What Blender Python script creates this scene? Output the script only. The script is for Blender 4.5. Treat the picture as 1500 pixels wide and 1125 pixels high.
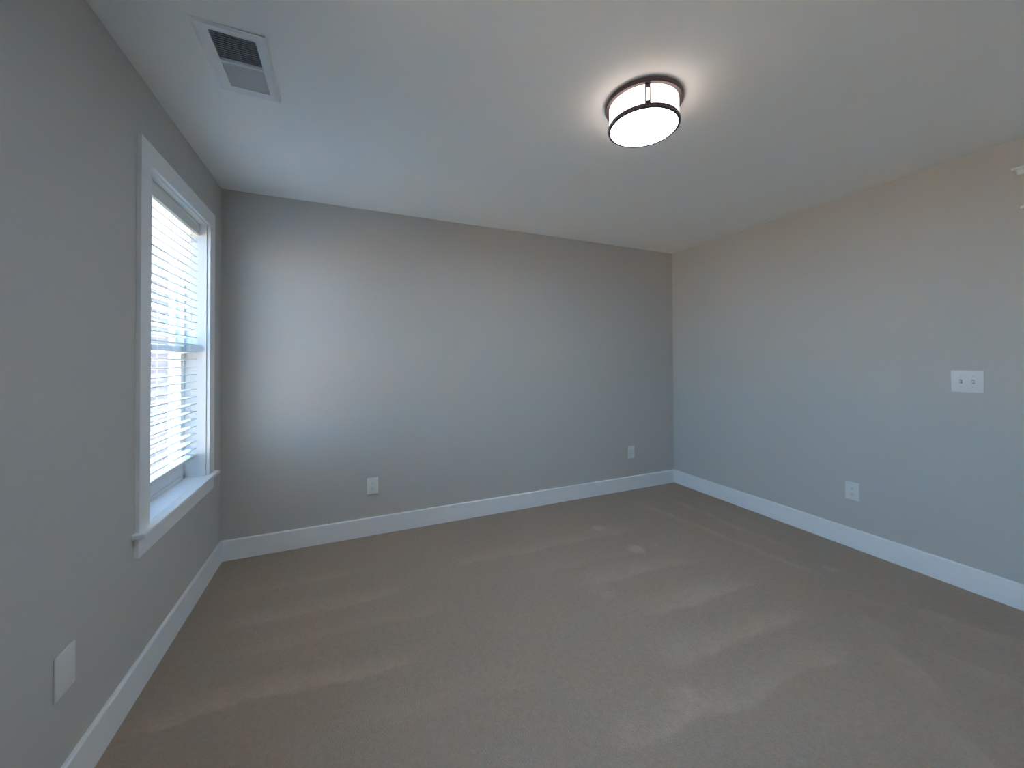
import bpy, bmesh, math, random
from mathutils import Vector, Matrix

# ------------------------------------------------------------------ clear
for o in list(bpy.data.objects):
    bpy.data.objects.remove(o)
SC = bpy.context.scene
COL = SC.collection

# ------------------------------------------------------------------ room sizes (metres)
H = 2.44            # ceiling height
W = 3.96            # left wall (x=0) to right wall (x=W)
YF = -4.75          # wall behind the camera; the back wall is y=0
TB = 0.014          # baseboard thickness
HB = 0.133          # baseboard height

# ------------------------------------------------------------------ camera
yaw, pitch, roll = 0.410746, 0.011747, -0.004426
fwd = Vector((math.sin(yaw)*math.cos(pitch), math.cos(yaw)*math.cos(pitch), math.sin(pitch)))
rt = Vector((math.cos(yaw), -math.sin(yaw), 0.0))
up = rt.cross(fwd)
cr, sr = math.cos(roll), math.sin(roll)
r2, u2 = cr*rt + sr*up, -sr*rt + cr*up
cam_d = bpy.data.cameras.new('camera')
cam = bpy.data.objects.new('camera', cam_d)
COL.objects.link(cam)
m = Matrix((r2, u2, -fwd)).transposed().to_4x4()
m.translation = Vector((0.7530, -3.0499, 1.2983))
cam.matrix_world = m
cam_d.sensor_fit = 'HORIZONTAL'
cam_d.sensor_width = 36.0
cam_d.lens = 557.8/1500*36.0
cam_d.shift_y = -40.6/1500
cam_d.clip_start = 0.02
SC.camera = cam

# ------------------------------------------------------------------ sky
SKY = 25.0
world = bpy.data.worlds.new('sky')
SC.world = world
world.use_nodes = True
nt = world.node_tree
nt.nodes.clear()
out = nt.nodes.new('ShaderNodeOutputWorld')
bg = nt.nodes.new('ShaderNodeBackground')
tc = nt.nodes.new('ShaderNodeTexCoord')
sep = nt.nodes.new('ShaderNodeSeparateXYZ')
ramp = nt.nodes.new('ShaderNodeValToRGB')
ramp.color_ramp.elements[0].position = 0.0
ramp.color_ramp.elements[0].color = (0.33, 0.53, 0.73, 1)
ramp.color_ramp.elements[1].position = 0.7
ramp.color_ramp.elements[1].color = (0.30, 0.66, 1.23, 1)
e = ramp.color_ramp.elements.new(0.12)
e.color = (0.29, 0.55, 0.86, 1)
nt.links.new(tc.outputs['Generated'], sep.inputs[0])
nt.links.new(sep.outputs['Z'], ramp.inputs[0])
nt.links.new(ramp.outputs[0], bg.inputs['Color'])
bg.inputs['Strength'].default_value = SKY
nt.links.new(bg.outputs[0], out.inputs[0])

# ------------------------------------------------------------------ sun: lights the lawn outside, reaches none of the windows directly
sun_d = bpy.data.lights.new('sun', 'SUN')
sun_d.energy = 138.0
sun_d.angle = math.radians(0.6)
sun_d.color = (1.0, 0.72, 0.50)
sun = bpy.data.objects.new('sun', sun_d)
COL.objects.link(sun)
sun.location = (0, 20, 20)
sun.rotation_euler = Vector((0.05, 0.57, 0.82)).to_track_quat('Z', 'Y').to_euler()

# windows: (y0, y1, z0, z1) of the finished opening in the left wall
WIN1 = (-1.012, -0.281, 0.635, 2.105)
WIN_FILL = (-3.42, -2.94, 0.635, 2.105)  # added opening out of view, lets in extra fill daylight
# ------------------------------------------------------------------ exposure
vs = SC.view_settings
SC.display_settings.display_device = 'sRGB'
vs.view_transform = 'Standard'
vs.look = 'None'
vs.exposure = 0.1
vs.gamma = 1.0
vs.use_curve_mapping = False
SC.cycles.max_bounces = 14
SC.cycles.diffuse_bounces = 8
SC.cycles.transparent_max_bounces = 16
SC.cycles.sample_clamp_indirect = 60.0
SC.cycles.use_denoising = True


# ------------------------------------------------------------------ materials
def lin(c):
    return tuple(((v/255)/12.92 if v/255 <= 0.04045 else ((v/255+0.055)/1.055)**2.4) for v in c)


def mat(name, col, rough=0.5, metal=0.0, noise=0.0, scale=60.0, bump=0.0, bump_scale=200.0, spec=0.5, detail=3.0):
    m = bpy.data.materials.new(name)
    m.use_nodes = True
    t = m.node_tree
    b = t.nodes['Principled BSDF']
    b.inputs['Base Color'].default_value = (*col, 1)
    b.inputs['Roughness'].default_value = rough
    b.inputs['Metallic'].default_value = metal
    b.inputs['Specular IOR Level'].default_value = spec
    co = t.nodes.new('ShaderNodeTexCoord')
    n = t.nodes.new('ShaderNodeTexNoise')
    n.inputs['Scale'].default_value = scale
    n.inputs['Detail'].default_value = detail
    t.links.new(co.outputs['Object'], n.inputs['Vector'])
    mr = t.nodes.new('ShaderNodeMapRange')
    mr.inputs[3].default_value = 1-noise
    mr.inputs[4].default_value = 1+noise
    t.links.new(n.outputs[0], mr.inputs[0])
    mx = t.nodes.new('ShaderNodeVectorMath')
    mx.operation = 'SCALE'
    mx.inputs[0].default_value = col
    t.links.new(mr.outputs[0], mx.inputs['Scale'])
    t.links.new(mx.outputs[0], b.inputs['Base Color'])
    if bump > 0:
        n2 = t.nodes.new('ShaderNodeTexNoise')
        n2.inputs['Scale'].default_value = bump_scale
        n2.inputs['Detail'].default_value = 2.0
        t.links.new(co.outputs['Object'], n2.inputs['Vector'])
        bp = t.nodes.new('ShaderNodeBump')
        bp.inputs['Strength'].default_value = bump
        bp.inputs['Distance'].default_value = 0.002
        t.links.new(n2.outputs[0], bp.inputs['Height'])
        t.links.new(bp.outputs[0], b.inputs['Normal'])
    return m


M_WALL = mat('greige_wall_paint', (0.58, 0.555, 0.525), 0.75, noise=0.012, scale=3, bump=0.15, bump_scale=140, spec=0.25)
M_CEIL = mat('flat_ceiling_paint', (0.90, 0.91, 0.89), 0.95, noise=0.01, scale=3, bump=0.12, bump_scale=120, spec=0.1)
M_TRIM = mat('white_trim_paint', (0.87, 0.88, 0.89), 0.38, noise=0.008, scale=6, spec=0.4)
M_PLATE = mat('white_plate_plastic', (0.78, 0.78, 0.76), 0.35, noise=0.006, scale=20)
M_SLOT = mat('shadowed_slot', (0.30, 0.30, 0.30), 0.6, noise=0.05)
M_SCREW = mat('painted_screw', (0.66, 0.66, 0.64), 0.35, noise=0.02)
M_SLAT = mat('white_blind_slat', (0.84, 0.84, 0.82), 0.4, noise=0.008, scale=10)
M_CORD = mat('white_ladder_cord', (0.80, 0.80, 0.78), 0.8, noise=0.05, scale=300)
M_VINYL = mat('white_vinyl_sash', (0.76, 0.77, 0.78), 0.4, noise=0.008, scale=10)
M_BRONZE = mat('dark_bronze_metal', (0.085, 0.058, 0.062), 0.42, metal=0.3, noise=0.05, scale=40)
M_VENT = mat('white_enamel_steel', (0.80, 0.82, 0.84), 0.42, noise=0.01, scale=20)
M_GAP_SHADE = mat('dark_gap_shade', (0.10, 0.11, 0.12), 0.9, noise=0.05)  # dark colour standing in for the shade beside the vent plate
M_DUCT = mat('galvanised_duct', (0.42, 0.50, 0.54), 0.55, metal=0.0, noise=0.12, scale=30)
M_SIDING = mat('lavender_grey_siding', (0.080, 0.062, 0.062), 0.7, noise=0.04, scale=3)
M_HTRIM = mat('white_house_trim', (0.70, 0.70, 0.70), 0.6, noise=0.02, scale=5)
M_ROOF = mat('grey_roof_shingle', (0.12, 0.11, 0.11), 0.9, noise=0.15, scale=8)
M_GROUND = mat('dry_lawn_ground', (0.36, 0.30, 0.20), 0.95, noise=0.15, scale=1.5)


def emission_mat(name, col, strength):
    m = bpy.data.materials.new(name)
    m.use_nodes = True
    t = m.node_tree
    b = t.nodes['Principled BSDF']
    b.inputs['Base Color'].default_value = (0.8, 0.79, 0.77, 1)
    b.inputs['Roughness'].default_value = 0.6
    b.inputs['Emission Strength'].default_value = strength
    co = t.nodes.new('ShaderNodeTexCoord')
    n = t.nodes.new('ShaderNodeTexNoise')
    n.inputs['Scale'].default_value = 9
    t.links.new(co.outputs['Object'], n.inputs['Vector'])
    mr = t.nodes.new('ShaderNodeMapRange')
    mr.inputs[3].default_value = 0.96
    mr.inputs[4].default_value = 1.04
    t.links.new(n.outputs[0], mr.inputs[0])
    mx = t.nodes.new('ShaderNodeVectorMath')
    mx.operation = 'SCALE'
    mx.inputs[0].default_value = col
    t.links.new(mr.outputs[0], mx.inputs['Scale'])
    t.links.new(mx.outputs[0], b.inputs['Emission Color'])
    return m


M_LAMP = emission_mat('glowing_opal_glass', (1.0, 0.84, 0.76), 3.1)
M_LAMP_BASE = emission_mat('glowing_opal_glass_base', (0.64, 0.82, 1.0), 73.0)


def glass_mat():
    m = bpy.data.materials.new('clear_window_glass')
    m.use_nodes = True
    t = m.node_tree
    t.nodes.clear()
    o = t.nodes.new('ShaderNodeOutputMaterial')
    mix = t.nodes.new('ShaderNodeMixShader')
    tr = t.nodes.new('ShaderNodeBsdfTransparent')
    tr.inputs['Color'].default_value = (0.95, 0.97, 0.97, 1)
    gl = t.nodes.new('ShaderNodeBsdfGlossy')
    gl.inputs['Roughness'].default_value = 0.02
    lw = t.nodes.new('ShaderNodeLayerWeight')      # the same reflectance for both faces of the pane
    lw.inputs['Blend'].default_value = 0.5
    pw = t.nodes.new('ShaderNodeMath')
    pw.operation = 'POWER'
    pw.inputs[1].default_value = 5.0
    ma = t.nodes.new('ShaderNodeMath')
    ma.operation = 'MULTIPLY_ADD'
    ma.inputs[1].default_value = 0.7
    ma.inputs[2].default_value = 0.03
    t.links.new(lw.outputs['Facing'], pw.inputs[0])
    t.links.new(pw.outputs[0], ma.inputs[0])
    t.links.new(ma.outputs[0], mix.inputs[0])
    t.links.new(tr.outputs[0], mix.inputs[1])
    t.links.new(gl.outputs[0], mix.inputs[2])
    t.links.new(mix.outputs[0], o.inputs[0])
    return m


M_GLASS = glass_mat()


def screen_mat():
    m = bpy.data.materials.new('dimming_screen_mat')
    m.use_nodes = True
    t = m.node_tree
    t.nodes.clear()
    o = t.nodes.new('ShaderNodeOutputMaterial')
    mix = t.nodes.new('ShaderNodeMixShader')
    tr = t.nodes.new('ShaderNodeBsdfTransparent')
    df = t.nodes.new('ShaderNodeBsdfDiffuse')
    df.inputs['Color'].default_value = (0.06, 0.06, 0.06, 1)
    mix.inputs[0].default_value = 0.28      # share of the daylight each face holds back
    t.links.new(tr.outputs[0], mix.inputs[1])
    t.links.new(df.outputs[0], mix.inputs[2])
    t.links.new(mix.outputs[0], o.inputs[0])
    return m


M_SCREEN = screen_mat()


def carpet_mat():
    m = bpy.data.materials.new('taupe_cut_pile_carpet')
    m.use_nodes = True
    t = m.node_tree
    N, L = t.nodes, t.links
    b = N['Principled BSDF']
    b.inputs['Roughness'].default_value = 1.0
    b.inputs['Specular IOR Level'].default_value = 0.05
    b.inputs['Sheen Weight'].default_value = 0.12
    b.inputs['Sheen Roughness'].default_value = 0.6
    geo = N.new('ShaderNodeNewGeometry')

    def math_(op, a, b_=None, c=None):
        n = N.new('ShaderNodeMath')
        n.operation = op
        for i, v in enumerate((a, b_, c)):
            if v is None:
                continue
            if isinstance(v, (int, float)):
                n.inputs[i].default_value = v
            else:
                L.new(v, n.inputs[i])
        return n.outputs[0]

    def noise(scale, detail, vec=None, rough=0.5):
        n = N.new('ShaderNodeTexNoise')
        n.inputs['Scale'].default_value = scale
        n.inputs['Detail'].default_value = detail
        n.inputs['Roughness'].default_value = rough
        L.new(vec if vec is not None else geo.outputs['Position'], n.inputs['Vector'])
        return n.outputs[0]

    def smooth(v, a, b_, lo=0.0, hi=1.0):
        n = N.new('ShaderNodeMapRange')
        n.interpolation_type = 'SMOOTHSTEP'
        L.new(v, n.inputs[0])
        for i, q in enumerate((a, b_, lo, hi)):
            n.inputs[i+1].default_value = q
        return n.outputs[0]

    sp = N.new('ShaderNodeSeparateXYZ')
    L.new(geo.outputs['Position'], sp.inputs[0])
    X, Y = sp.outputs[0], sp.outputs[1]
    # a little wander so that the vacuum tracks are not ruler straight
    wob = math_('MULTIPLY_ADD', noise(3.0, 3.0), 0.14, -0.07)
    # vacuum tracks: (x0, y0, x1, y1, width of the brushed side, strength); the brushed side lies left of the way
    S = [
        (0.02, -1.27, 1.10, -1.38, 0.16, 0.20), (0.15, -0.78, 1.15, -0.84, 0.16, 0.13),
        (0.10, -0.50, 0.95, -0.52, 0.13, 0.09), (0.25, -1.02, 1.35, -1.08, 0.14, 0.07),
        (1.35, -0.70, 2.85, -0.74, 0.20, 0.11), (1.80, -0.98, 2.95, -1.02, 0.18, 0.06),
        (1.95, -1.20, 2.88, -1.25, 0.22, 0.14), (2.15, -1.56, 3.00, -1.58, 0.22, 0.17),
        (1.95, -1.84, 2.95, -1.88, 0.20, 0.15), (1.55, -2.03, 2.90, -2.12, 0.20, 0.15),
        (0.70, -1.60, 1.60, -1.68, 0.18, 0.06),
        (3.40, -1.70, 3.20, -0.20, 0.10, 0.14), (3.60, -1.45, 3.52, -0.15, 0.09, 0.13),
        (3.75, -1.20, 3.70, -0.12, 0.08, 0.07), (3.36, -2.05, 3.34, -1.72, 0.07, 0.13),
        (2.85, -2.40, 3.08, -2.02, 0.16, 0.14), (3.25, -2.50, 3.14, -2.15, 0.14, 0.11),
        (3.70, -2.6, 3.45, -1.90, 0.20, 0.10), (2.50, -2.70, 2.80, -2.35, 0.2, 0.12),
    ]
    acc = None
    for (x0, y0, x1, y1, w, s) in S:
        dx, dy = x1-x0, y1-y0
        ln = math.hypot(dx, dy)
        dx, dy = dx/ln, dy/ln
        u = math_('ADD', math_('MULTIPLY', X, dx), math_('MULTIPLY_ADD', Y, dy, -(x0*dx+y0*dy)))
        v = math_('ADD', math_('MULTIPLY', X, -dy), math_('MULTIPLY_ADD', Y, dx, x0*dy-y0*dx))
        v = math_('ADD', v, wob)
        edge = smooth(v, -0.015, 0.02)
        fade = smooth(v, 0.0, w, 1.0, 0.0)
        a = smooth(u, -0.02, 0.15)
        c = smooth(u, ln-0.30, ln+0.05, 1.0, 0.0)
        mk = math_('MULTIPLY', math_('MULTIPLY', edge, fade), math_('MULTIPLY', a, c))
        acc = math_('MULTIPLY', mk, s) if acc is None else math_('MULTIPLY_ADD', mk, s, acc)
    # footprints and pressed patches: small lighter blots
    for (x, y, r, s) in [(2.55, -0.60, 0.07, 0.18), (2.58, -0.98, 0.075, 0.2), (2.08, -1.28, 0.08, 0.12), (3.50, -1.66, 0.05, 0.16), (1.95, -1.97, 0.09, 0.14), (3.1, -2.05, 0.1, 0.08)]:
        d = math_('SQRT', math_('ADD', math_('POWER', math_('SUBTRACT', X, x), 2.0), math_('POWER', math_('SUBTRACT', Y, y), 2.0)))
        d = math_('ADD', d, math_('MULTIPLY_ADD', noise(16.0, 2.0), 0.08, -0.04))
        acc = math_('MULTIPLY_ADD', smooth(d, r*0.4, r, 1.0, 0.0), s, acc)
    acc = math_('MULTIPLY', acc, smooth(noise(9.0, 4.0), 0.25, 0.7, 0.55, 1.2))
    f1 = math_('MULTIPLY_ADD', noise(170.0, 3.0, rough=0.7), 0.50, -0.25)
    f2 = math_('MULTIPLY_ADD', noise(45.0, 4.0), 0.28, -0.14)
    f3 = math_('MULTIPLY_ADD', noise(1.3, 2.0), 0.10, -0.05)
    val = math_('ADD', math_('ADD', f1, f2), math_('ADD', f3, math_('ADD', acc, 1.0)))
    sc = N.new('ShaderNodeVectorMath')
    sc.operation = 'SCALE'
    sc.inputs[0].default_value = CARPET
    L.new(val, sc.inputs['Scale'])
    L.new(sc.outputs[0], b.inputs['Base Color'])
    bp = N.new('ShaderNodeBump')
    bp.inputs['Strength'].default_value = 0.55
    bp.inputs['Distance'].default_value = 0.006
    L.new(math_('ADD', noise(190.0, 3.0), math_('MULTIPLY', noise(60.0, 3.0), 0.7)), bp.inputs['Height'])
    L.new(bp.outputs[0], b.inputs['Normal'])
    return m


CARPET = (0.378, 0.285, 0.218)
M_CARPET = carpet_mat()


# ------------------------------------------------------------------ mesh helpers
def box(bm, x0, x1, y0, y1, z0, z1, bev=0.0, seg=2):
    if x0 > x1: x0, x1 = x1, x0
    if y0 > y1: y0, y1 = y1, y0
    if z0 > z1: z0, z1 = z1, z0
    r = bmesh.ops.create_cube(bm, size=1.0)
    vs_ = r['verts']
    for v in vs_:
        v.co = Vector((x0+(v.co.x+0.5)*(x1-x0), y0+(v.co.y+0.5)*(y1-y0), z0+(v.co.z+0.5)*(z1-z0)))
    if bev > 0:
        es = list({e for v in vs_ for e in v.link_edges})
        bmesh.ops.bevel(bm, geom=es, offset=bev, segments=seg, affect='EDGES', profile=0.5)


def lathe(bm, prof, n=96, center=(0, 0, 0), close=False):
    """Spin (r, z) points about the z axis."""
    rings = []
    for r, z in prof:
        if r < 1e-6:
            rings.append([bm.verts.new((center[0], center[1], center[2]+z))])
        else:
            rings.append([bm.verts.new((center[0]+r*math.cos(2*math.pi*k/n), center[1]+r*math.sin(2*math.pi*k/n), center[2]+z)) for k in range(n)])
    pairs = list(zip(rings, rings[1:]))
    if close:
        pairs.append((rings[-1], rings[0]))
    for a, b in pairs:
        for k in range(n):
            j = (k+1) % n
            if len(a) == 1 and len(b) == 1:
                continue
            if len(a) == 1:
                bm.faces.new((a[0], b[j], b[k]))
            elif len(b) == 1:
                bm.faces.new((a[k], a[j], b[0]))
            else:
                bm.faces.new((a[k], a[j], b[j], b[k]))
    bmesh.ops.recalc_face_normals(bm, faces=bm.faces)


def extrude_profile(bm, pts, a, b, axis):
    """Closed polygon pts swept from a to b. axis 'x': pts are (y, z); axis 'y': pts are (x, z); axis 'z': pts are (x, y)."""
    def P(q, t):
        if axis == 'x': return (t, q[0], q[1])
        if axis == 'y': return (q[0], t, q[1])
        return (q[0], q[1], t)
    A = [bm.verts.new(P(q, a)) for q in pts]
    B = [bm.verts.new(P(q, b)) for q in pts]
    n = len(pts)
    bm.faces.new(A)
    bm.faces.new(list(reversed(B)))
    for i in range(n):
        j = (i+1) % n
        bm.faces.new((A[j], A[i], B[i], B[j]))
    bmesh.ops.recalc_face_normals(bm, faces=bm.faces)


def tube(bm, p0, p1, r, n=10):
    p0, p1 = Vector(p0), Vector(p1)
    d = (p1-p0).normalized()
    a = d.orthogonal().normalized()
    b = d.cross(a)
    A = [bm.verts.new(p0+r*(math.cos(2*math.pi*k/n)*a+math.sin(2*math.pi*k/n)*b)) for k in range(n)]
    B = [bm.verts.new(p1+r*(math.cos(2*math.pi*k/n)*a+math.sin(2*math.pi*k/n)*b)) for k in range(n)]
    bm.faces.new(list(reversed(A)))
    bm.faces.new(B)
    for k in range(n):
        j = (k+1) % n
        bm.faces.new((A[k], A[j], B[j], B[k]))


def obj(name, bm, m, parent=None, smooth=False, origin=None):
    me = bpy.data.meshes.new(name)
    if origin is not None:
        bmesh.ops.translate(bm, verts=bm.verts, vec=-Vector(origin))
    bm.to_mesh(me)
    bm.free()
    me.materials.append(m)
    if smooth:
        for p in me.polygons:
            p.use_smooth = True
        try:
            me.set_sharp_from_angle(angle=math.radians(35))
        except Exception:
            pass
    o = bpy.data.objects.new(name, me)
    COL.objects.link(o)
    if origin is not None:
        o.location = origin
    if parent is not None:
        o.parent = parent
    return o


def empty(name, loc, rotz=0.0):
    o = bpy.data.objects.new(name, None)
    COL.objects.link(o)
    o.location = loc
    o.rotation_euler = (0, 0, rotz)
    o.empty_display_size = 0.05
    return o


def tag(o, label, cat, group=None):
    o['label'] = label
    o['category'] = cat
    if group:
        o['group'] = group
    return o


def struct(o, label=None, cat=None):
    o['kind'] = 'structure'
    if label:
        o['label'] = label
    if cat:
        o['category'] = cat
    return o


NB = bmesh.new

# ------------------------------------------------------------------ room shell
WT = 0.15
bm = NB()
box(bm, -WT, W+WT, YF-WT, WT, -0.12, 0.0)
struct(obj('floor', bm, M_CARPET), 'taupe cut-pile carpet floor with vacuum tracks', 'floor')
# the ceiling slab leaves an opening for the register's duct
VX0, VX1, VY0, VY1 = 0.318, 0.456, -1.457, -1.165
bm = NB()
for (x0, x1, y0, y1) in ((-WT, VX0, YF-WT, WT), (VX1, W+WT, YF-WT, WT), (VX0, VX1, YF-WT, VY0), (VX0, VX1, VY1, WT)):
    box(bm, x0, x1, y0, y1, H, H+0.20)
bmesh.ops.remove_doubles(bm, verts=bm.verts, dist=1e-5)
struct(obj('ceiling', bm, M_CEIL), 'flat white ceiling', 'ceiling')

bm = NB()
ys = [YF-WT, WIN_FILL[0]-0.02, WIN_FILL[1]+0.02, WIN1[0]-0.02, WIN1[1]+0.02, WT]
Z0, Z1 = WIN1[2]-0.02, WIN1[3]+0.02
box(bm, -WT, 0, ys[0], ys[1], 0, H)
box(bm, -WT, 0, ys[2], ys[3], 0, H)
box(bm, -WT, 0, ys[4], ys[5], 0, H)
for a, b, w_ in ((ys[1], ys[2], WIN_FILL), (ys[3], ys[4], WIN1)):
    box(bm, -WT, 0, a, b, 0, w_[2]-0.02)
    box(bm, -WT, 0, a, b, Z1, H)
struct(obj('wall_left', bm, M_WALL), 'greige painted wall with the window', 'wall')
bm = NB(); box(bm, 0, W, 0, WT, 0, H)
struct(obj('wall_back', bm, M_WALL), 'greige painted wall facing the camera', 'wall')
DY0, DY1, DZ = -3.24, -2.40, 2.05      # door opening in the right wall
bm = NB()
box(bm, W, W+WT, DY1, WT, 0, H)
box(bm, W, W+WT, YF-WT, DY0, 0, H)
box(bm, W, W+WT, DY0, DY1, DZ, H)
struct(obj('wall_right', bm, M_WALL), 'greige painted wall with the light switch', 'wall')
bm = NB(); box(bm, 0, W, YF-WT, YF, 0, H)
struct(obj('wall_front', bm, M_WALL), 'greige painted wall behind the camera', 'wall')


# baseboards: flat board with an eased top edge
def base_pts(sign, at):
    t, h = TB, HB
    pr = [(0, 0), (t, 0), (t, h-0.006), (t-0.002, h-0.002), (t-0.006, h), (0, h)]
    return [(at+sign*a, b) for a, b in pr]


for nm, pts, a, b, ax in (('baseboard_left', base_pts(1, 0.0), YF, 0.0, 'y'),
                          ('baseboard_back', base_pts(-1, 0.0), TB, W-TB, 'x'),
                          ('baseboard_right', base_pts(-1, W), DY1+0.076, 0.0, 'y'),
                          ('baseboard_front', base_pts(1, YF), TB, W-TB, 'x')):
    bm = NB()
    extrude_profile(bm, pts, a, b, ax)
    struct(obj(nm, bm, M_TRIM), 'flat white baseboard', 'baseboard')


# ------------------------------------------------------------------ windows
def window(name, win, label, screen=False):
    y0, y1, z0, z1 = win
    root = empty(name, (0, (y0+y1)/2, z0))
    inv = Vector(root.location)

    def put(nm, bm_, m_, par=root):
        bmesh.ops.translate(bm_, verts=bm_.verts, vec=-inv)
        return obj(nm, bm_, m_, par)
    # jamb boards lining the opening
    b = NB()
    t = 0.018
    box(b, -0.15, -0.001, y0-t, y0, z0-0.0, z1)
    box(b, -0.15, -0.001, y1, y1+t, z0-0.0, z1)
    box(b, -0.15, -0.001, y0-t, y1+t, z1, z1+t)
    put('jamb', b, M_TRIM)
    # flat casing
    cw, ct, rv = 0.087, 0.016, 0.006
    b = NB()
    box(b, 0, ct, y0-rv-cw, y0-rv, z0, z1+rv, 0.0015)
    box(b, 0, ct, y1+rv, y1+rv+cw, z0, z1+rv, 0.0015)
    box(b, 0, ct, y0-rv-cw, y1+rv+cw, z1+rv, z1+rv+cw, 0.0015)
    put('casing', b, M_TRIM)
    # stool with horns
    b = NB()
    box(b, -0.15, 0.0, y0-0.018, y1+0.018, z0-0.019, z0)
    box(b, -0.001, 0.042, y0-rv-cw-0.022, y1+rv+cw+0.022, z0-0.019, z0, 0.004)
    put('stool', b, M_TRIM)
    # apron
    b = NB()
    box(b, 0, 0.014, y0-rv-cw, y1+rv+cw, z0-0.019-0.082, z0-0.019, 0.0015)
    put('apron', b, M_TRIM)
    # vinyl frame: stops on each side, two sashes
    b = NB()
    box(b, -0.150, -0.098, y0, y0+0.026, z0, z1)
    box(b, -0.150, -0.098, y1-0.026, y1, z0, z1)
    box(b, -0.150, -0.098, y0, y1, z1-0.026, z1)
    box(b, -0.150, -0.098, y0, y1, z0, z0+0.022)
    put('frame', b, M_VINYL)
    zm = (z0+z1)/2
    spans = [(y0+0.026, y1-0.026)]
    for (a, c) in spans:
        for (xa, xb, za, zb, nm) in ((-0.123, -0.100, z0+0.022, zm+0.018, 'lower_sash'), (-0.148, -0.125, zm-0.018, z1-0.026, 'upper_sash')):
            b = NB()
            sw = 0.036
            box(b, xa, xb, a, a+sw, za, zb, 0.002)
            box(b, xa, xb, c-sw, c, za, zb, 0.002)
            box(b, xa, xb, a+sw, c-sw, za, za+(0.088 if nm == 'lower_sash' else 0.036), 0.002)
            box(b, xa, xb, a+sw, c-sw, zb-0.036, zb, 0.002)
            s = put(nm, b, M_VINYL)
            b = NB()
            box(b, (xa+xb)/2-0.002, (xa+xb)/2+0.002, a+sw, c-sw, za+(0.088 if nm == 'lower_sash' else 0.036), zb-0.036)
            put('pane', b, M_GLASS, s)
    if screen:      # screen added outside both sashes to dim the daylight
        b = NB()
        box(b, -0.1515, -0.1505, y0+0.02, y1-0.02, z0+0.015, z1-0.01)
        put('dimming_screen', b, M_SCREEN)
    struct(root, label, 'window')
    return root


window('window_1', WIN1, 'tall white framed window with slatted blind on the left wall', screen=True)
window('window_fill', WIN_FILL, 'narrow white framed window added out of view for fill daylight, without a blind')

# ------------------------------------------------------------------ blind in window_1
y0, y1, z0, z1 = WIN1
bl = empty('window_blind', (-0.065, (y0+y1)/2, z1))
tag(bl, 'white two-inch slatted blind lowered in the tall window', 'window blind')
org = Vector(bl.location)


def blput(nm, bm_, m_, par=bl, sm=False):
    bmesh.ops.translate(bm_, verts=bm_.verts, vec=-org)
    return obj(nm, bm_, m_, par, sm)


ya, yb = y0+0.006, y1-0.006
XS = -0.068                      # slat centre line
b = NB()
box(b, XS-0.026, XS+0.022, ya, yb, z1-0.044, z1-0.001, 0.002)
blput('headrail', b, M_SLAT)
b = NB()                          # valance: a board with a moulded face
extrude_profile(b, [(-0.043, z1-0.003), (-0.043, z1-0.064), (-0.036, z1-0.064), (-0.034, z1-0.058), (-0.034, z1-0.012), (-0.031, z1-0.008), (-0.031, z1-0.003)], ya, yb, 'y')
blput('valance', b, M_SLAT)
b = NB()
NS, PITCH = 31, 0.0427
zt = z1-0.064
ROWZ = []
for k in range(NS):
    zc = zt-0.004-PITCH*k
    if zc < z0+0.125:
        break
    ROWZ.append(zc)
    # slat: slightly crowned, almost level
    tl = math.radians(4)
    n = 6
    topv, botv = [], []
    pts = []
    for i in range(n+1):
        s = -0.025+0.05*i/n
        crown = 0.0022*(1-(s/0.025)**2)
        pts.append((XS+s*math.cos(tl), zc+s*math.sin(tl)+crown+0.0018))
    for i in range(n, -1, -1):
        s = -0.025+0.05*i/n
        crown = 0.0022*(1-(s/0.025)**2)
        pts.append((XS+s*math.cos(tl), zc+s*math.sin(tl)+crown-0.0018))
    extrude_profile(b, pts, ya+0.002, yb-0.002, 'y')
blput('slat_panel', b, M_SLAT)
ZR = ROWZ[-1]-PITCH
b = NB()
box(b, XS-0.026, XS+0.026, ya+0.002, yb-0.002, ZR-0.006, ZR+0.010, 0.003)
blput('bottom_rail', b, M_SLAT)
for yc in (ya+0.10, (ya+yb)/2, yb-0.10):
    b = NB()
    for xs in (XS-0.0275, XS+0.0275):
        box(b, xs-0.0006, xs+0.0006, yc-0.0012, yc+0.0012, ZR+0.008, z1-0.045)
    for zc in ROWZ:
        box(b, XS-0.0275, XS+0.0275, yc-0.0008, yc+0.0008, zc-0.0022, zc-0.0014)
    blput('ladder_cord', b, M_CORD)

# ------------------------------------------------------------------ door at the right edge
rd = empty('door_1', (W, (DY0+DY1)/2, 0))
dorg = Vector(rd.location)


def dput(nm, bm_, m_, par=rd):
    bmesh.ops.translate(bm_, verts=bm_.verts, vec=-dorg)
    return obj(nm, bm_, m_, par)


b = NB()
box(b, W-0.040, W, DY0-0.12, DY1+0.118, 2.273, 2.285, 0.002)
extrude_profile(b, [(W, 2.274), (W-0.028, 2.274), (W-0.026, 2.264), (W-0.020, 2.252), (W-0.018, 2.248), (W, 2.248)], DY0-0.105, DY1+0.102, 'y')
dput('cap_moulding', b, M_TRIM)
b = NB()
box(b, W-0.016, W, DY0-0.080, DY1+0.076, 2.085, 2.250)
dput('frieze_board', b, M_TRIM)
b = NB()
box(b, W-0.024, W, DY0-0.095, DY1+0.094, 2.070, 2.084, 0.004)
dput('bead', b, M_TRIM)
for (a, c) in ((DY1+0.004, DY1+0.076), (DY0-0.080, DY0-0.004)):
    b = NB()
    box(b, W-0.016, W, a, c, 0, 2.070, 0.0015)
    dput('side_casing', b, M_TRIM)
b = NB()
box(b, W-0.002, W+0.12, DY1-0.018, DY1, 0, DZ)
box(b, W-0.002, W+0.12, DY0, DY0+0.018, 0, DZ)
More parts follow.
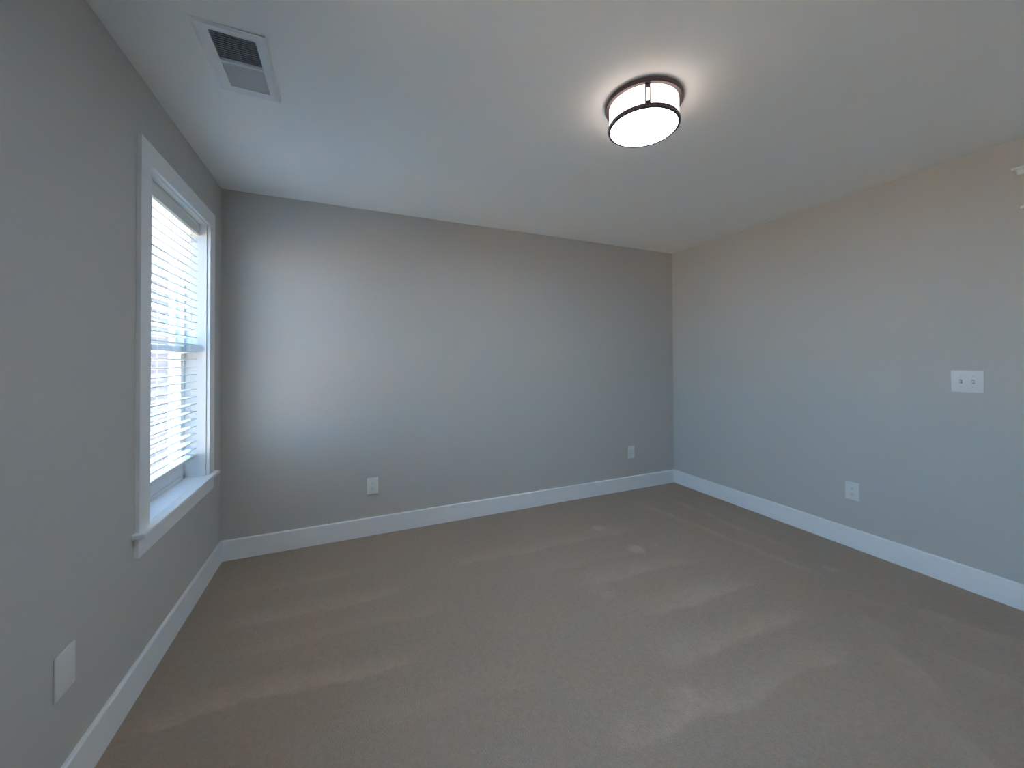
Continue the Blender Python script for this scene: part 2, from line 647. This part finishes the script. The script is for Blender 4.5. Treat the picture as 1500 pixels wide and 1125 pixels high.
box(b, W-0.002, W+0.12, DY0, DY1, DZ-0.018, DZ)
dput('jamb', b, M_TRIM)
b = NB()
a, c = 0.0, DY1-DY0-0.042
turn = Matrix.Translation(Vector((W+0.070, DY0+0.021, 0.0)))
box(b, -0.033, -0.014, a, c, 0.012, DZ-0.021)
sw = 0.11
for (p, q, r, s) in ((a, a+sw, 0.012, DZ-0.021), (c-sw, c, 0.012, DZ-0.021), (a+sw, c-sw, 0.012, 0.25), (a+sw, c-sw, 0.92, 1.06), (a+sw, c-sw, DZ-0.14, DZ-0.021)):
    box(b, -0.046, -0.032, p, q, r, s)
b.transform(turn)
slab = dput('door_slab', b, M_TRIM)
b = NB()
lathe(b, [(0.0, 0.0), (0.03, 0.0), (0.03, 0.006), (0.012, 0.010), (0.011, 0.035), (0.024, 0.042), (0.029, 0.055), (0.024, 0.066), (0.0, 0.070)], 32)
bmesh.ops.rotate(b, verts=b.verts, cent=(0, 0, 0), matrix=Matrix.Rotation(-math.pi/2, 3, 'Y'))
bmesh.ops.translate(b, verts=b.verts, vec=(-0.046, c-0.07, 0.96))
b.transform(turn)
dput('door_knob', b, M_BRONZE, slab)
struct(rd, 'white cased door with a crowned head trim on the right wall', 'door')


# ------------------------------------------------------------------ wall plates (built facing -y at the origin, then turned)
def plate_mesh(w, h):
    b_ = NB()
    box(b_, -w/2, w/2, -0.0055, 0.0, -h/2, h/2, 0.0022, 3)
    return b_


def make_outlet():
    root = empty('wall_outlet', (0, 0, 0))
    obj('cover_plate', plate_mesh(0.080, 0.124), M_PLATE, root, True)
    b_ = NB()
    box(b_, -0.0165, 0.0165, -0.0070, -0.004, -0.0335, 0.0335, 0.0012, 2)
    rc = obj('receptacle', b_, M_PLATE, root, True)
    b_ = NB()
    for zc in (-0.0185, 0.0185):
        box(b_, -0.0075, -0.0055, -0.0073, -0.006, zc-0.001, zc+0.008)
        box(b_, 0.0055, 0.0075, -0.0073, -0.006, zc-0.0005, zc+0.0065)
        box(b_, -0.0025, 0.0025, -0.0073, -0.006, zc-0.010, zc-0.005)
    obj('socket_opening', b_, M_SLOT, rc)
    for zc in (-0.0485, 0.0485):
        b_ = NB()
        lathe(b_, [(0.0, 0.0), (0.0032, 0.0), (0.0032, 0.0008), (0.002, 0.0013), (0.0, 0.0014)], 20)
        bmesh.ops.rotate(b_, verts=b_.verts, cent=(0, 0, 0), matrix=Matrix.Rotation(math.pi/2, 3, 'X'))
        bmesh.ops.translate(b_, verts=b_.verts, vec=(0, -0.0050, zc))
        obj('screw', b_, M_SCREW, root, True)
    return root


def copy_tree(o, parent=None):
    c_ = o.copy()
    COL.objects.link(c_)
    c_.parent = parent
    for ch in list(o.children):
        copy_tree(ch, c_)
    return c_


GRP = 'white duplex outlets low on the walls'
spots = [((0.936, 0.0, 0.366), 0.0, 'white wall outlet on back wall below the bright window glow, nearer the window'),
         ((3.384, 0.0, 0.374), 0.0, 'white wall outlet on back wall beside the far right corner'),
         ((W, -1.566, 0.389), -math.pi/2, 'white wall outlet low on right wall, below and left of light switch')]
proto = make_outlet()
for i, (loc, rz, lab) in enumerate(spots):
    o = proto if i == 0 else copy_tree(proto)
    o.location = loc
    o.rotation_euler = (0, 0, rz)
    tag(o, lab, 'outlet', GRP)

# plain cover plate on the left wall
wp = empty('wall_plate', (0.0, -1.503, 0.402), math.pi/2)
tag(wp, 'plain white blank plate low on left wall, nearer the camera than the window', 'wall plate')
obj('cover_plate', plate_mesh(0.086, 0.124), M_PLATE, wp, True)
for zc in (-0.0415, 0.0415):
    b = NB()
    lathe(b, [(0.0, 0.0), (0.0032, 0.0), (0.0032, 0.0008), (0.002, 0.0013), (0.0, 0.0014)], 20)
    bmesh.ops.rotate(b, verts=b.verts, cent=(0, 0, 0), matrix=Matrix.Rotation(math.pi/2, 3, 'X'))
    bmesh.ops.translate(b, verts=b.verts, vec=(0, -0.0050, zc))
    obj('screw', b, M_PLATE, wp, True)

# double light switch
sw_ = empty('light_switch', (W, -2.106, 1.170), -math.pi/2)
tag(sw_, 'white double toggle light switch plate on the right wall', 'light switch')
obj('cover_plate', plate_mesh(0.125, 0.124), M_PLATE, sw_, True)
for xc in (-0.023, 0.023):
    b = NB()
    box(b, xc-0.0052, xc+0.0052, -0.0060, -0.004, -0.0120, 0.0120)
    f = obj('toggle_opening', b, M_SLOT, sw_)
    b = NB()
    extrude_profile(b, [(-0.005, -0.0065), (-0.005, 0.0085), (-0.0165, 0.0000), (-0.0175, -0.0055), (-0.0155, -0.0085)], xc-0.0042, xc+0.0042, 'x')
    obj('toggle', b, M_PLATE, sw_)
    for zc in (-0.030, 0.030):
        b = NB()
        lathe(b, [(0.0, 0.0), (0.0032, 0.0), (0.0032, 0.0008), (0.002, 0.0013), (0.0, 0.0014)], 20)
        bmesh.ops.rotate(b, verts=b.verts, cent=(0, 0, 0), matrix=Matrix.Rotation(math.pi/2, 3, 'X'))
        bmesh.ops.translate(b, verts=b.verts, vec=(xc, -0.0050, zc))
        obj('screw', b, M_SCREW, sw_, True)

# ------------------------------------------------------------------ ceiling light
LX, LY = 1.959, -1.749
R1, R2, ZB = 0.1635, 0.150, 2.3225
cl = empty('ceiling_light', (LX, LY, H))
tag(cl, 'round flush-mount ceiling light with glowing white drum and dark bronze bands', 'ceiling light')
b = NB()
lathe(b, [(0.0, 0.0), (R1-0.004, 0.0), (R1, -0.003), (R1, -0.018), (R1-0.003, -0.021), (R2-0.012, -0.021), (0.0, -0.019)])
obj('canopy', b, M_BRONZE, cl, True)
b = NB()
zb = ZB-H
rd_ = R2-0.004
lathe(b, [(rd_, -0.0205), (rd_, zb+0.004), (rd_-0.003, zb+0.004), (rd_-0.003, -0.0205)], close=True)
obj('drum_shade', b, M_LAMP, cl, True)
b = NB()
lathe(b, [(0.0, zb+0.004), (rd_-0.003, zb+0.004), (rd_-0.003, zb+0.002), (0.0, zb+0.0005)])
obj('diffuser', b, M_LAMP_BASE, cl, True)
b = NB()
lathe(b, [(rd_+0.0002, zb+0.016), (R2, zb+0.016), (R2+0.001, zb+0.014), (R2+0.001, zb+0.001), (R2-0.001, zb-0.001), (rd_-0.005, zb-0.001), (rd_-0.005, zb+0.001), (rd_+0.0002, zb+0.005)], close=True)
obj('lower_band', b, M_BRONZE, cl, True)
# three straps joining canopy and band: two thin rails with solid ends
a0 = math.atan2(-3.0499-LY, 0.753-LX)+0.12
for k in range(3):
    an = a0+k*2*math.pi/3
    b = NB()
    r0, r1_ = rd_+0.0003, rd_+0.005
    hw = 0.0085
    for s in (-1, 1):
        box(b, r0, r1_, s*hw-0.0019, s*hw+0.0019, zb+0.012, -0.020)
    box(b, r0, r1_, -hw-0.001, hw+0.001, -0.036, -0.020)
    box(b, r0, r1_, -hw-0.001, hw+0.001, zb+0.012, zb+0.026)
    bmesh.ops.rotate(b, verts=b.verts, cent=(0, 0, 0), matrix=Matrix.Rotation(an, 3, 'Z'))
    obj('strap', b, M_BRONZE, cl)

# ------------------------------------------------------------------ ceiling register
FX0, FX1, FY0, FY1 = 0.272, 0.490, -1.492, -1.122
vt = empty('ceiling_vent', ((FX0+FX1)/2, (FY0+FY1)/2, H))
tag(vt, 'white ceiling air vent, half dark louvres and half pale, near the window', 'air vent')
vorg = Vector(vt.location)


def vput(nm, bm_, m_, par=vt):
    bmesh.ops.translate(bm_, verts=bm_.verts, vec=-vorg)
    return obj(nm, bm_, m_, par)


def sloped_ring(bm_, outer, inner, zo, zi, drop):
    """Face plate: outer rectangle, raised inner rectangle, with a rim; drop lowers the right-hand edge off the ceiling."""
    def rect(r, z, d=0.0):
        x0_, x1_, ya_, yb_ = r
        return [bm_.verts.new((x, y, z-(d if x > (x0_+x1_)/2 else 0))) for x, y in ((x0_, ya_), (x1_, ya_), (x1_, yb_), (x0_, yb_))]
    rings = [rect(outer, zo+0.0008, drop), rect(outer, zo, drop), rect((outer[0]+0.012, outer[1]-0.012, outer[2]+0.012, outer[3]-0.012), zi, drop*0.6), rect(inner, zi, drop*0.3), rect(inner, zi+0.010, 0)]
    for A, B in zip(rings, rings[1:]):
        for i in range(4):
            j = (i+1) % 4
            bm_.faces.new((A[i], A[j], B[j], B[i]))
    bmesh.ops.recalc_face_normals(bm_, faces=bm_.faces)


b = NB()
sloped_ring(b, (FX0, FX1, FY0, FY1), (VX0, VX1, VY0, VY1), H-0.0008, H-0.0042, 0.0040)
box(b, VX0, VX1, -1.3145, -1.3055, H-0.006, H+0.004)     # rib between the two louvre banks
vput('face_plate', b, M_VENT)
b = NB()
box(b, FX1-0.006, FX1-0.001, FY0+0.004, FY1-0.004, H-0.0042, H)  # dark strip added to draw the shadow line under the plate's right edge
vput('gap_shade_strip', b, M_GAP_SHADE)


def louvre_bank(nm, a, c, tilt, n):
    b_ = NB()
    for k in range(n):
        yc = a+(c-a)*(k+0.5)/n
        dy, dz = 0.0075*math.cos(tilt), 0.0075*math.sin(tilt)
        t = 0.0005
        ny, nz = -math.sin(tilt)*t, math.cos(tilt)*t
        zc = H+0.002
        extrude_profile(b_, [(yc-dy-ny, zc-dz-nz), (yc+dy-ny, zc+dz-nz), (yc+dy+ny, zc+dz+nz), (yc-dy+ny, zc-dz+nz)], VX0, VX1, 'x')
    return vput(nm, b_, M_VENT)


louvre_bank('louvre_bank', VY0, -1.3145, math.radians(42), 13)
louvre_bank('louvre_bank', -1.3055, VY1, math.radians(-42), 13)
b = NB()
for k in range(5):
    xc = VX0+0.018+k*0.026
    box(b, xc-0.0007, xc+0.0007, VY0+0.004, VY1-0.004, H+0.012, H+0.040)
vput('damper', b, M_DUCT)
b = NB()      # duct boot above the grille, open below
g = 0.0006
X0, X1, Y0, Y1 = VX0+g, VX1-g, VY0+g, VY1-g
for (p, q, r, s, zz0, zz1) in ((X0, X0+0.001, Y0, Y1, H+0.011, H+0.19), (X1-0.001, X1, Y0, Y1, H+0.011, H+0.19), (X0, X1, Y0, Y0+0.001, H+0.011, H+0.19), (X0, X1, Y1-0.001, Y1, H+0.011, H+0.19), (X0, X1, Y0, Y1, H+0.189, H+0.19)):
    box(b, p, q, r, s, zz0, zz1)
vput('duct_boot', b, M_DUCT)

# ------------------------------------------------------------------ outside: ground and the house next door
bm = NB()
box(bm, -120, 60, -100, 120, -3.50, -3.25)
struct(obj('ground', bm, M_GROUND), 'dry lawn outside the window', 'ground')

GZ = -3.25
hx, hy0, hy1, hz = -5.0, 6.4, 14.2, 5.3
hs = empty('house', (hx-3.5, (hy0+hy1)/2, GZ))
tag(hs, 'neighbouring house with lavender-grey siding seen through the blind', 'house')
horg = Vector(hs.location)


def hput(nm, bm_, m_, par=hs):
    bmesh.ops.translate(bm_, verts=bm_.verts, vec=-horg)
    return obj(nm, bm_, m_, par)


b = NB()
box(b, hx-7, hx-0.03, hy0, hy1, GZ, hz)
k = 0
z = GZ+0.15
while z < hz-0.1:       # clapboards
    extrude_profile(b, [(hx-0.03, z), (hx, z), (hx-0.022, z+0.18), (hx-0.03, z+0.18)], hy0, hy1, 'y')
    z += 0.18
hput('siding', b, M_SIDING)
b = NB()
extrude_profile(b, [(hx+0.45, hz-0.05), (hx-3.5, hz+1.35), (hx-7.45, hz-0.05), (hx-7.45, hz+0.12), (hx-3.5, hz+1.55), (hx+0.45, hz+0.12)], hy0-0.35, hy1+0.30, 'y')
hput('roof', b, M_ROOF)
for yc in (hy0, hy1):
    b = NB()
    box(b, hx-0.02, hx+0.02, yc-0.08, yc+0.08, GZ+0.1, hz)
    hput('corner_board', b, M_HTRIM)
for yc in (8.0, 11.0):
    for zc in (-1.5, 2.2):
        b = NB()
        w_, h_ = 0.5, 0.8
        for (p, q, r, s) in ((yc-w_-0.1, yc+w_+0.1, zc+h_, zc+h_+0.12), (yc-w_-0.1, yc+w_+0.1, zc-h_-0.1, zc-h_), (yc-w_-0.1, yc-w_, zc-h_, zc+h_), (yc+w_, yc+w_+0.1, zc-h_, zc+h_), (yc-w_, yc+w_, zc-0.03, zc+0.03)):
            box(b, hx-0.02, hx+0.04, p, q, r, s)
        wf = hput('window_frame', b, M_HTRIM)
        b = NB()
        box(b, hx-0.02, hx+0.008, yc-w_, yc+w_, zc-h_, zc+h_)
        hput('pane', b, M_ROOF, wf)
